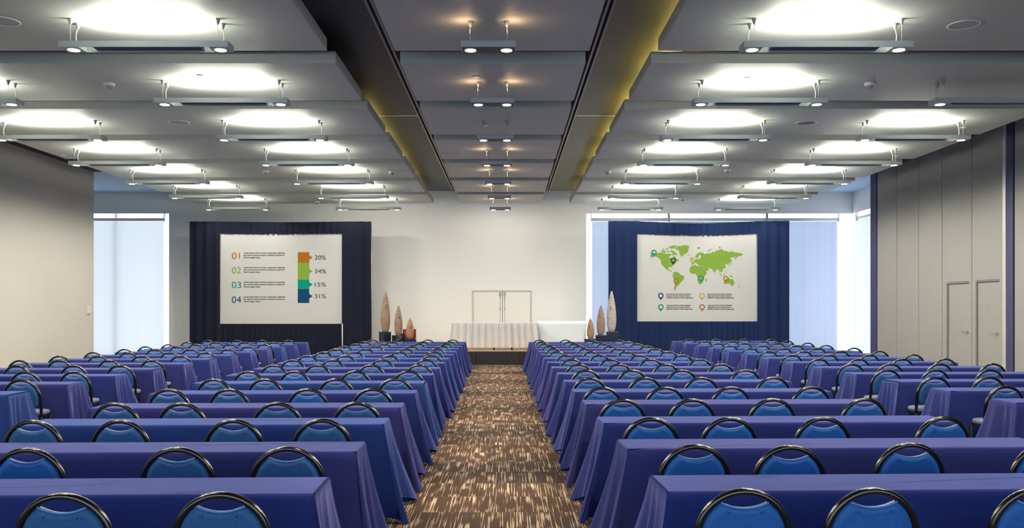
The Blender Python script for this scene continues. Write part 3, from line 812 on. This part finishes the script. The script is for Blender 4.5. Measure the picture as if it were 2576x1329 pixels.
# world map traced in a zoomed frame: px = 1600 + x / 8.31
def mp(pts): return [(1600 + x / 8.31, 600 + y / 8.31) for x, y in pts]
LAND = [
 [(300,300),(335,290),(440,310),(480,300),(540,300),(590,320),(640,325),(690,320),(740,330),(735,355),(690,380),(695,405),(740,410),(768,428),(775,390),(780,365),(820,380),(840,420),(870,430),(900,465),(850,475),(840,505),(812,530),(790,560),(765,580),(752,590),(766,615),(745,600),(700,600),(675,620),(675,650),(700,665),(725,650),(720,675),(745,690),(750,705),(775,717),(760,715),(720,692),(680,672),(640,657),(620,630),(590,600),(560,577),(530,540),(520,500),(520,465),(500,435),(470,405),(430,385),(390,375),(350,397),(305,428),(340,397),(310,392),(290,370),(315,357),(290,345),(315,327)],
 [(520,250),(560,255),(600,265),(640,280),(630,300),(580,302),(530,282)],
 [(680,180),(730,160),(800,148),(870,152),(830,180),(800,210),(760,215),(720,210),(690,195)],
 [(700,250),(760,255),(810,285),(850,320),(866,335),(840,357),(800,330),(760,300),(720,280)],
 [(540,230),(580,215),(600,235),(570,247)], [(610,220),(650,203),(680,220),(650,242)], [(652,255),(690,262),(690,292),(655,287)], [(742,322),(788,318),(800,350),(760,352)],
 [(815,205),(850,175),(880,160),(940,155),(1000,142),(1060,145),(1100,160),(1130,165),(1100,185),(1095,230),(1085,290),(1040,320),(1000,345),(975,365),(960,385),(940,375),(920,335),(905,290),(890,255),(860,235),(820,225)],
 [(1075,340),(1100,335),(1128,338),(1115,352),(1090,355)],
 [(775,720),(800,702),(850,702),(900,725),(925,755),(965,775),(1010,790),(1015,805),(995,840),(985,880),(950,895),(930,930),(900,965),(890,985),(860,990),(845,1020),(835,1050),(820,1080),(845,1102),(825,1099),(800,1075),(795,1040),(805,1000),(810,960),(810,900),(790,850),(765,800),(765,770),(780,745)],
 [(1165,575),(1200,562),(1250,555),(1262,575),(1310,590),(1340,582),(1395,590),(1410,630),(1440,680),(1450,700),(1485,705),(1470,740),(1440,775),(1425,800),(1428,850),(1405,890),(1390,930),(1350,955),(1318,960),(1300,920),(1280,870),(1285,820),(1265,780),(1255,740),(1210,735),(1165,738),(1130,710),(1115,680),(1120,630),(1140,600)],
 [(1480,835),(1482,860),(1468,905),(1452,900),(1450,870)],
 [(1235,380),(1260,345),(1290,310),(1330,290),(1380,295),(1430,320),(1425,350),(1385,372),(1352,385),(1345,355),(1325,340),(1310,370),(1300,400),(1280,427),(1265,405),(1240,402)],
 [(1155,545),(1160,505),(1200,500),(1215,455),(1250,435),(1300,435),(1340,420),(1365,385),(1390,350),(1440,330),(1470,315),(1530,310),(1570,310),(1590,330),(1575,290),(1595,270),(1610,300),(1640,285),(1680,255),(1740,240),(1790,220),(1830,240),(1830,260),(1890,262),(1930,290),(1980,270),(2040,280),(2090,300),(2180,305),(2250,335),(2200,355),(2190,370),(2130,377),(2100,402),(2082,447),(2066,442),(2073,402),(2088,380),(2040,392),(1985,402),(1955,430),(1990,440),(1993,470),(1970,500),(1930,530),(1915,562),(1900,542),(1885,520),(1860,535),(1870,570),(1875,600),(1840,630),(1800,650),(1815,682),(1800,712),(1780,702),(1765,672),(1757,690),(1770,730),(1792,762),(1775,752),(1750,707),(1740,672),(1715,650),(1690,645),(1660,690),(1640,722),(1620,690),(1605,650),(1575,630),(1540,625),(1500,610),(1475,598),(1500,622),(1535,637),(1510,665),(1460,692),(1445,680),(1420,640),(1398,605),(1402,578),(1330,580),(1312,572),(1296,552),(1272,528),(1250,508),(1225,513),(1200,540),(1175,556)],
 [(1150,432),(1175,418),(1196,455),(1165,462)],
 [(1990,500),(2002,510),(1987,547),(1952,572),(1925,582),(1930,570),(1970,540)], [(1985,450),(1998,455),(2001,500),(1991,495)],
 [(1495,275),(1515,245),(1580,225),(1586,232),(1530,256),(1508,286)], [(1265,200),(1290,185),(1350,183),(1330,216),(1290,222)], [(1715,180),(1740,172),(1782,200),(1750,207)], [(1960,238),(2030,242),(2000,250)],
 [(1815,760),(1855,730),(1850,775),(1825,782)], [(1740,735),(1797,785),(1787,797),(1743,750)], [(1868,660),(1880,690),(1902,725),(1888,727),(1870,690)], [(1940,770),(1990,775),(2042,817),(2000,812),(1960,792)], [(1795,798),(1842,805),(1838,814)],
 [(1840,960),(1850,957),(1900,946),(1940,936),(1970,965),(2000,985),(2030,985),(2050,950),(2055,910),(2030,870),(2005,835),(1995,862),(1985,862),(1970,840),(1945,830),(1900,840),(1860,865),(1835,890),(1846,920)],
 [(2005,1002),(2027,1003),(2018,1017)], [(2163,970),(2190,985),(2150,1032),(2128,1042),(2135,1025),(2170,995)], [(750,635),(800,648),(790,655)], [(805,653),(846,657),(825,666)],
]
poly_part('world_map', [mp(p) for p in LAND], GREEN, scr2)
def pin(px, py, col, r=6.7, name='map_pin'):
    """ring-shaped map marker with a point below"""
    bm = bmesh.new(); n = 28
    ca = math.radians(32)
    outer = []; inner = []
    for k in range(n + 1):
        a = -PI / 2 + ca + (2 * PI - 2 * ca) * k / n        # from lower right round the top to lower left
        outer.append((px + r * math.cos(a), py - r * math.sin(a))); inner.append((px + r * .62 * math.cos(a), py - r * .62 * math.sin(a)))
    def V(p, y): return bm.verts.new((SX(p[0]) - scr2.location.x, y, SZz(p[1]) - scr2.location.z))
    y0, y1 = -.0065, -.0045
    def slab(poly):
        a = [V(p, y0) for p in poly]; b = [V(p, y1) for p in poly]
        bm.faces.new(a); bm.faces.new(b[::-1])
        for i in range(len(poly)): bm.faces.new((a[i - 1], a[i], b[i], b[i - 1]))
    for i in range(n): slab([outer[i], outer[i + 1], inner[i + 1], inner[i]])
    slab([inner[0], inner[-1], outer[-1], (px, py + r * 1.62), outer[0]])
    return obj(name, bm, flat(col), scr2)
for x, y, c in ((377, 292, TEAL), (778, 460, (.06, .22, .33)), (1175, 445, KHAKI), (1810, 537, (.62, .70, .36)), (838, 887, ORANGE), (1355, 830, TEAL), (1878, 842, ORANGE)):
    pin(1600 + x / 8.31, 600 + y / 8.31, c)
LOREM2 = ['Lorem ipsum dolor sit amet, consectetur', 'adipiscing elit, sed do eiusmod tempor', 'incididunt ut labore et dolore magna aliqua.']
for (cx_, cy_, c) in ((1662.4, 744.2, NAVY), (1766, 744.2, KHAKI), (1662.4, 772.6, TEAL), (1766.3, 772.6, ORANGE)):
    pin(cx_, cy_, c, 7.0)
    for i, (ln, w) in enumerate(zip(LOREM2, (62.2, 60.0, 67.6))):
        y = cy_ - 5.9 + i * 4.7
        text(ln, cx_ + 13.6, cx_ + 13.6 + w, y, y + 3.1, (.16, .16, .16), scr2, 'legend_text', bold=.02)

# ------------------------------------------------------------------ tables (only their cloths show) and chairs
TH, TDEP, TLEN = 0.75, 0.457, 2.86
KT = F * (CH - TH)
far_y = {
 'IL': (0, [1199.5,1110,1050.6,1012.6,982.7,957,938,922.4,910.7,899.6,891.4,882.4,876,871,865.6,860]),
 'IR': (0, [1195,1104.8,1048.2,1006,980.3,955.5,936.5,922.4,909.3,899.3,891,883.3,877,870.8,865.3,858.5]),
 'OL': (4, [984,959,941.5,925,912,901.5,892,884,877.6,872,867,860]),
 'OR': (3, [1002.5,975,953.6,936.8,922.4,908.8,898,889.8,882,874.8,869.4,864,857]),
}
corner_x = {'IL': (-.95, -1.18), 'IR': (.78, .605), 'OL': (-5.22, -5.62), 'OR': (4.96, 4.82)}   # at row 0 and row 15
SLOPE = 0.03
ROWD = {}
for b, (n0, ys) in far_y.items():
    n = np.arange(n0, n0 + len(ys)); D = KT / (np.array(ys) - CY)
    w = 1.0 / (D * D)
    co = np.polyfit(n, D, 2, w=w)
    for k in n: ROWD[b, int(k)] = float(np.polyval(co, k))
    if b in ('IL', 'IR'):
        for k in range(4): ROWD[b, k] = KT / (ys[k] - CY)     # the near rows are read directly
    if b == 'OR': ROWD[b, 3] = KT / (ys[0] - CY)

def cloth_mesh(seed):
    rnd = random.Random(seed)
    w, d, h = TLEN / 2, TDEP / 2, TH
    per = []                                    # (x, y, nx, ny, kind, s)   kind: 0 long side, 1 end, 2 corner
    NL, NE, NC = 56, 28, 14
    c = [(w, -d), (w, d), (-w, d), (-w, -d)]
    nrm = [(1, 0), (0, 1), (-1, 0), (0, -1)]
    for i in range(4):
        p, q = c[i], c[(i + 1) % 4]; nx, ny = nrm[i]; n = NE if i % 2 == 0 else NL
        for k in range(n):
            u = (k + .5) / n
            per.append((p[0] + (q[0] - p[0]) * u, p[1] + (q[1] - p[1]) * u, nx, ny, 1 if i % 2 == 0 else 0))
        n2 = nrm[(i + 1) % 4]
        for k in range(NC):
            a = (k + .5) / NC * PI / 2
            per.append((q[0], q[1], nx * math.cos(a) + n2[0] * math.sin(a), ny * math.cos(a) + n2[1] * math.sin(a), 2))
    n = len(per)
    phase = [rnd.uniform(0, 2 * PI) for _ in range(4)]
    tail = {}
    for sx in (-1, 1):
        for sy in (-1, 1): tail[sx, sy] = rnd.uniform(.75, 1.2)
    endhem = {-1: rnd.uniform(.03, .13), 1: rnd.uniform(.03, .13)}
    LV = [0, .06, .14, .24, .36, .48, .6, .72, .84, .93, 1.0]
    bm = bmesh.new(); rings = []
    r_in = .014
    top = [bm.verts.new((x - nx * r_in if k == 2 or True else x, y - ny * r_in, h)) for x, y, nx, ny, k in per]
    rings.append(top)
    for v in LV:
        ring = []
        for x, y, nx, ny, k in per:
            sx, sy = (1 if x > 0 else -1), (1 if y > 0 else -1)
            dist = max(0, (w - abs(x))) if k == 0 else max(0, (d - abs(y)))
            cw = 1.0 if k == 2 else math.exp(-dist / .10)
            A = tail[sx, sy]
            vv = v ** 1.25
            diag = .22 * A * cw * vv
            ox = diag * sx * .75; oy = diag * sy * (.8 if k != 0 else .35)
            if k == 1:
                fq = math.sin(y * 2 * PI / .30 + phase[0 if sx > 0 else 1] + 1.6 * math.sin(y * 9 + phase[2])); fold = .048 * (1 - 2 * abs(fq) ** .7) * (1 - cw ** 2) * v ** .9
                flare = .05 * vv + fold
            elif k == 0:
                fold = .006 * math.sin(x * 2 * PI / .42 + phase[2]) * vv * (1 - cw) + .004 * math.sin(x * 17 + phase[3]) * vv
                flare = .012 * vv + fold
            else:
                fq = math.sin((math.atan2(ny, nx) % (PI / 2)) * 3 + phase[3]); flare = .012 * vv + .034 * (1 - 2 * abs(fq) ** .7) * v ** .9
            hem = .05 if k == 0 else endhem[sx]
            hem = hem * (1 - cw) + .006 * cw + (.012 * math.sin(y * 23 + x) if k == 1 else 0) * (1 - cw)
            z = (h - r_in) + (hem - h + r_in) * v
            ring.append(bm.verts.new((x + nx * flare + ox, y + ny * flare + oy, max(.004, z))))
        rings.append(ring)
    for a, b in zip(rings, rings[1:]):
        for k in range(n):
            f = bm.faces.new((a[k], a[(k + 1) % n], b[(k + 1) % n], b[k])); f.smooth = True
    f = bm.faces.new(top); f.smooth = False
    bmesh.ops.recalc_face_normals(bm, faces=bm.faces[:])
    return mesh_of(bm, 'tablecloth', M_cloth['navy'], fix=False)
CLOTHS = {}
for i in range(5):
    me = cloth_mesh(40 + i)
    for key in M_cloth:
        m2_ = me.copy(); m2_.materials.clear(); m2_.materials.append(M_cloth[key]); CLOTHS[i, key] = m2_
rowmat = {('IL', 0): 'navy', ('IL', 1): 'violet', ('IL', 2): 'royal', ('IL', 3): 'violet', ('IL', 4): 'navy', ('IL', 5): 'royal', ('IR', 0): 'navy', ('IR', 1): 'violet', ('IR', 2): 'navy',
          ('IR', 3): 'violet', ('IR', 4): 'navy', ('IR', 7): 'violet', ('OL', 4): 'royal', ('OL', 5): 'violet', ('OL', 6): 'navy', ('OR', 3): 'violet', ('OR', 4): 'navy'}
where = {'IL': 'just left of the carpeted aisle', 'IR': 'just right of the carpeted aisle', 'OL': 'in the block by the beige wall', 'OR': 'in the block by the partition wall'}
tone = {'navy': 'navy', 'violet': 'violet-navy', 'royal': 'royal blue'}
TBL = {}
rnd = random.Random(5)
for (b, n), Df in sorted(ROWD.items()):
    n0 = far_y[b][0]
    xc = corner_x[b][0] + (corner_x[b][1] - corner_x[b][0]) * n / 15
    sgn = 1 if b in ('IR', 'OR') else -1
    cx = xc + sgn * TLEN / 2
    ang = math.atan(SLOPE)
    # far corner on the aisle side sits at (xc, Df)
    cy = Df - TDEP / 2 + SLOPE * (cx - xc)
    key = rowmat.get((b, n), rnd.choice(['navy', 'navy', 'navy', 'violet', 'royal' if b in ('IL', 'OL') else 'navy', 'navy']))
    o = link('tablecloth', CLOTHS[rnd.randrange(5), key], None, (cx, cy, 0), (0, 0, ang + rnd.uniform(-.004, .004) + (PI if rnd.random() < .5 else 0)))
    tag(o, '%s cloth over the %s table %s' % (tone[key], nearest(n - n0), where[b]), 'tablecloth', 'blue tablecloths on the rows of tables')
    TBL[b, n] = (cx, cy, xc, Df)

cx_, cy_, xc_, Df_ = TBL['OL', 8]
bm = bmesh.new(); add_box(bm, -.03, .03, -.02, .02, 0, .03, .005); add_box(bm, -.012, .012, -.012, .012, .03, .042, .003)
bx_ = X_at(187, 15.5); o = obj('clicker', bm, M_leg, None, (bx_, Df_ + SLOPE * (bx_ - xc_) - .06, TH)); tag(o, 'small black device lying on a blue table near the beige wall', 'device')
# ---- chair prototype: faces +Y, origin on the floor below the back hoop
HR, TR, ZT = 0.2095, 0.0165, 0.845
def lean(z): return .045 - (z - .42) * .13
ZA = ZT - TR - HR
def make_chair(pad):
    t = thing('stacking_chair', '', 'chair')
    pts = []
    for z in (.40, .46, .52, .57): pts.append((-HR, lean(z), z))
    for k in range(21):
        a = PI - PI * k / 20; z = ZA + HR * math.sin(a); pts.append((HR * math.cos(a), lean(z), z))
    for z in (.57, .52, .46, .40): pts.append((HR, lean(z), z))
    bm = bmesh.new(); add_tube(bm, pts, TR, 12, flat=1.15); obj('back_frame', bm, M_hoop, t)
    # back pad: follows the hoop, concave top edge
    ri = HR - TR + .002
    out = []
    zc = ZT - .064; xc = math.sqrt(max(0, ri ** 2 - (zc - ZA) ** 2))
    nt_ = 12
    top = [(-xc + 2 * xc * k / nt_, zc - .027 * (1 - ((2 * k / nt_) - 1) ** 2)) for k in range(nt_ + 1)]
    out += top
    a0 = math.atan2(zc - ZA, xc)
    for k in range(1, 9): a = a0 * (1 - k / 8); out.append((ri * math.cos(a), ZA + ri * math.sin(a)))
    for x, z in ((ri, .56), (ri - .004, .53), (ri - .02, .505), (ri - .05, .495)): out.append((x, z))
    for x, z in ((ri - .05, .495), (ri - .02, .505), (ri - .004, .53), (ri, .56)): out.append((-x, z))
    for k in range(8, 0, -1): a = a0 * (1 - k / 8); out.append((-ri * math.cos(a), ZA + ri * math.sin(a)))
    cz = .62
    bm = bmesh.new()
    def ring(s, dy): return [bm.verts.new((x * s, lean(cz + (z - cz) * s) + dy, cz + (z - cz) * s)) for x, z in out]
    rs = [ring(.80, -.027), ring(.94, -.022), ring(1.0, -.006), ring(1.0, .012), ring(.95, .030), ring(.8, .036)]
    m_ = len(out)
    for a, b in zip(rs, rs[1:]):
        for k in range(m_):
            f = bm.faces.new((a[k], a[(k + 1) % m_], b[(k + 1) % m_], b[k])); f.smooth = True
    bm.faces.new(rs[0][::-1]); bm.faces.new(rs[-1])
    for sx in (-.075, .075):
        zb = .735
        vs = bmesh.ops.create_uvsphere(bm, u_segments=8, v_segments=5, radius=.004)['verts']
        for v in vs: v.co += Vector((sx, lean(zb) - .0265, zb))
        for v in vs:
            for f in v.link_faces: f.material_index = 1
    pd = obj('backrest', bm, [pad, M_button], t)
    bm = bmesh.new(); add_tube(bm, [(x, lean(z) - .012, z - .001) for x, z in top], .0048, 8); obj('edge_highlight', bm, M_edge_hi, pd)  # thin strip added as the highlight along the pad's top edge
    # seat cushion
    bm = bmesh.new(); R = []
    for s, z in ((.90, .405), (1.0, .415), (1.0, .445), (.95, .460), (.78, .467)):
        ring_ = []
        for k in range(32):
            a = 2 * PI * k / 32; c_, s_ = math.cos(a), math.sin(a)
            x = math.copysign(abs(c_) ** .5, c_) * .205 * s; y = math.copysign(abs(s_) ** .5, s_) * .143 * s
            x *= 1 + .10 * (y / .143)
            ring_.append(bm.verts.new((x, .175 + y, z)))
        R.append(ring_)
    for a, b in zip(R, R[1:]):
        for k in range(32):
            f = bm.faces.new((a[k], a[(k + 1) % 32], b[(k + 1) % 32], b[k])); f.smooth = True
    bm.faces.new(R[0][::-1]); f = bm.faces.new(R[-1]); f.smooth = True
    obj('seat', bm, M_seat, t)
    bm = bmesh.new()
    add_tube(bm, [(-HR, .045, .40), (-.20, .10, .395), (-.20, .29, .395)], .011, 8); add_tube(bm, [(HR, .045, .40), (.20, .10, .395), (.20, .29, .395)], .011, 8)
    add_tube(bm, [(-.20, .285, .395), (.20, .285, .395)], .011, 8)
    obj('seat_frame', bm, M_leg, t)
    for sx in (-1, 1):
        bm = bmesh.new(); add_tube(bm, [(sx * HR, .046, .41), (sx * (HR + .004), .02, .2), (sx * (HR + .01), -.01, 0)], .0125, 8); obj('leg', bm, M_leg, t)
        bm = bmesh.new(); add_tube(bm, [(sx * .20, .285, .395), (sx * .203, .29, .2), (sx * .207, .297, 0)], .0125, 8); obj('leg', bm, M_leg, t)
    return t

CH_PX = {
 'IL': {0: [(156,1240),(555,1237)], 1: [(67,1125),(445,1124),(722,1119)], 2: [(81,1051),(301,1054.6),(587,1053),(809,1051)],
        3: [(288,1009.7),(456.5,1008),(696.5,1006),(897.6,1001)], 4: [(424,975),(576,976),(774,973),(937,974)], 5: [(538,951),(666.6,950),(844.6,948.8),(994,949.6)],
        6: [(624.4,931.4),(740.9,930.3),(893.2,928.8),(1027.5,929.2)], 7: [(688.5,914.5),(798.4,914.3),(933.4,913.4),(1054.8,913)], 8: [(736.2,901),(836,901.5),(961,901),(1071,899.8)],
        9: [(774,890.8),(867.6,889.5),(978.4,890.4),(1084.7,891.2)], 10: [(813,881.4),(892,882.3),(1004.4,883),(1091.5,881.8)], 11: [(844.5,874),(918.8,873.7),(1019.8,873.7),(1099,874)],
        12: [(866,869.5),(945.3,866.5),(1034,869.5),(1112,868)], 13: [(894,861.8),(966,862.6),(1051.4,861.3),(1121,862.4)], 14: [(916,857.5),(985.6,858.4),(1062.5,858.4),(1131,857.5)],
        15: [(937,852.4),(1003.5,852.4),(1076,853),(1138.5,852)]},
 'IR': {0: [(1873,1227.6),(2197.6,1220.7),(2617,1222)], 1: [(1749,1117.4),(1988.4,1119.6),(2291.5,1112.3),(2636,1114)], 2: [(1638.7,1046.6),(1835.7,1046),(2071.7,1043.3),(2374.6,1046)],
        3: [(1566.7,1002.6),(1742,1001.7),(1944,999.8),(2176.3,997)], 4: [(1515,970),(1674,968),(1839.8,967.8),(2041.8,969)], 5: [(1483.8,949.6),(1623.8,946.8),(1765,946.3),(1945.8,944.7)],
        6: [(1474.6,924.5),(1590.9,927),(1716.4,926.3),(1875.6,926.4)], 7: [(1455.8,912.2),(1557.6,912.2),(1675.4,912.2),(1813.7,909.6)], 8: [(1438.7,899.4),(1536,900.2),(1637,899.8),(1760.4,899.2)],
        9: [(1425,889.5),(1508.7,888.3),(1608.8,888.7),(1716.6,888.3)], 10: [(1402,881.4),(1489,879.7),(1576.4,880),(1681.4,879.3)], 11: [(1393.4,874.6),(1472.9,874),(1555,874),(1649,872.9)],
        12: [(1383,866.5),(1458.3,867.3),(1536.2,866.5),(1627.6,867.3)], 13: [(1371,861.3),(1447,861.3),(1518,861),(1602.8,860)], 14: [(1364.4,856.2),(1433.6,856),(1502.7,856),(1580.6,855.4)],
        15: [(1357,851),(1423,851),(1487.4,849.4),(1558.4,849.8)]},
 'OL': {5: [(52.4,949)], 6: [(63,932),(186,932.8)], 7: [(40.8,915),(185,914.8),(301.3,915)], 8: [(49,903.5),(148.5,904),(274.8,902.6),(381.7,903.5)], 9: [(148.5,893.6),(246,893.2),(356,892.4),(453.9,891.8)],
        10: [(234,884.6),(322.3,886),(427,883.7),(517.3,883)], 11: [(312.4,877.8),(389.8,876.7),(479.5,876.7),(574.3,875.5)], 12: [(366.5,870.9),(445.7,870.3),(530,868.5),(624.4,869)],
        13: [(423.6,866.2),(492.3,863.9),(577.8,863.3),(665,864.5)], 14: [(471.3,860.4),(543.5,858),(616.3,858.6),(690.8,858)], 15: [(523,853.4),(595.3,853.4),(658.2,852.2),(725.7,852.8)]},
 'OR': {4: [(2530.9,966.7)], 5: [(2352.9,942.8),(2488.8,943.3)], 6: [(2232,925.7),(2354,925),(2491.5,926.5)], 7: [(2142.6,911),(2240,911.5),(2365,912.9),(2498.3,910)],
        8: [(2060,899),(2160,899),(2270,898),(2378.7,898)], 9: [(1992.4,889),(2084.4,888.4),(2186.9,888.4),(2298.6,888.4)], 10: [(1933.3,880.2),(2021.5,879),(2114.7,879.7),(2212.5,879)],
        11: [(1887.6,872.6),(1971.4,872),(2056.5,872.1),(2148.5,874.5)], 12: [(1835.4,866),(1918,867),(2002.9,865.7),(2078.6,867.5)], 13: [(1805,860.7),(1873.5,860),(1956.7,859.4),(2032,860.5)],
        14: [(1773,855.2),(1842,855.2),(1919,857.4),(1980.8,855.2)], 15: [(1734.3,849.2),(1801.7,849.8),(1872.4,850.3),(1939.8,848.7)]},
}
side = {'IL': 'left', 'IR': 'right'}
protoC = {}
rc = random.Random(99)
for b, rows in CH_PX.items():
    n0 = far_y[b][0]
    for n, lst in rows.items():
        cx, cy, xc, Df = TBL[b, n]
        order = sorted(lst, key=lambda p: abs(X_at(p[0], 1) - X_at(1277, 1)))     # nearest the aisle first
        for k, (px, py) in enumerate(order):
            D = F * (CH - ZT) / (py - CY)
            for _ in range(2):
                X = X_at(px, D); near = Df - TDEP + SLOPE * (X - xc)
                D = min(max(D, near - .60), near - .395)
            X = X_at(px, D)
            rz = math.atan(SLOPE) * .6 + rc.uniform(-.05, .05)
            if b in side: lb = 'blue round-backed chair, %s from the aisle, at the %s table on its %s' % (ORD[k], nearest(n - n0), side[b])
            else: lb = 'blue round-backed chair, %s from the inner end, at the %s table by the %s wall' % (ORD[k], nearest(n - n0), 'beige' if b == 'OL' else 'partition')
            key = 'bright' if (b == 'IR' and (n < 6 or rc.random() < .4)) or (b, n, k) == ('IL', 1, 2) or rc.random() < .15 else 'slate'
            if key not in protoC:
                protoC[key] = t = make_chair(M_pad if key == 'bright' else M_pad2)
                t.location = (X, D + .01, 0); t.rotation_euler = (0, 0, rz); t['label'] = lb; t['group'] = 'round-backed chairs at the tables'
            else: dup(protoC[key], (X, D + .01, 0), rz, lb, 'round-backed chairs at the tables')

# ------------------------------------------------------------------ daylight fill through the hall's rear, left unwalled to let it in, camera, view
w = bpy.data.worlds.new('hall_daylight'); SC.world = w; w.use_nodes = True
bg = w.node_tree.nodes['Background']; bg.inputs['Color'].default_value = (0.55, 0.76, 1.0, 1); bg.inputs['Strength'].default_value = 0.85

cam = bpy.data.cameras.new('camera'); co = link('camera', cam, None, (0, 0, CH), (PI / 2, 0, 0))
cam.sensor_width = 36.0; cam.sensor_fit = 'HORIZONTAL'
cam.lens = F / 2576 * 36.0
cam.shift_x = (1288 - CX) / 2576; cam.shift_y = (CY - 664.5) / 2576
cam.clip_end = 100
SC.camera = co
SC.view_settings.view_transform = 'Standard'; SC.view_settings.look = 'None'; SC.view_settings.gamma = 1.0; SC.view_settings.use_curve_mapping = False
SC.view_settings.exposure = 1.0
SC.cycles.use_adaptive_sampling = True; SC.cycles.adaptive_threshold = 0.1; SC.cycles.adaptive_min_samples = 16
SC.cycles.max_bounces = 4; SC.cycles.diffuse_bounces = 4; SC.cycles.glossy_bounces = 3; SC.cycles.transmission_bounces = 3
SC.cycles.sample_clamp_indirect = 6.0
SC.cycles.use_denoising = True
SC.cycles.caustics_reflective = False; SC.cycles.caustics_refractive = False
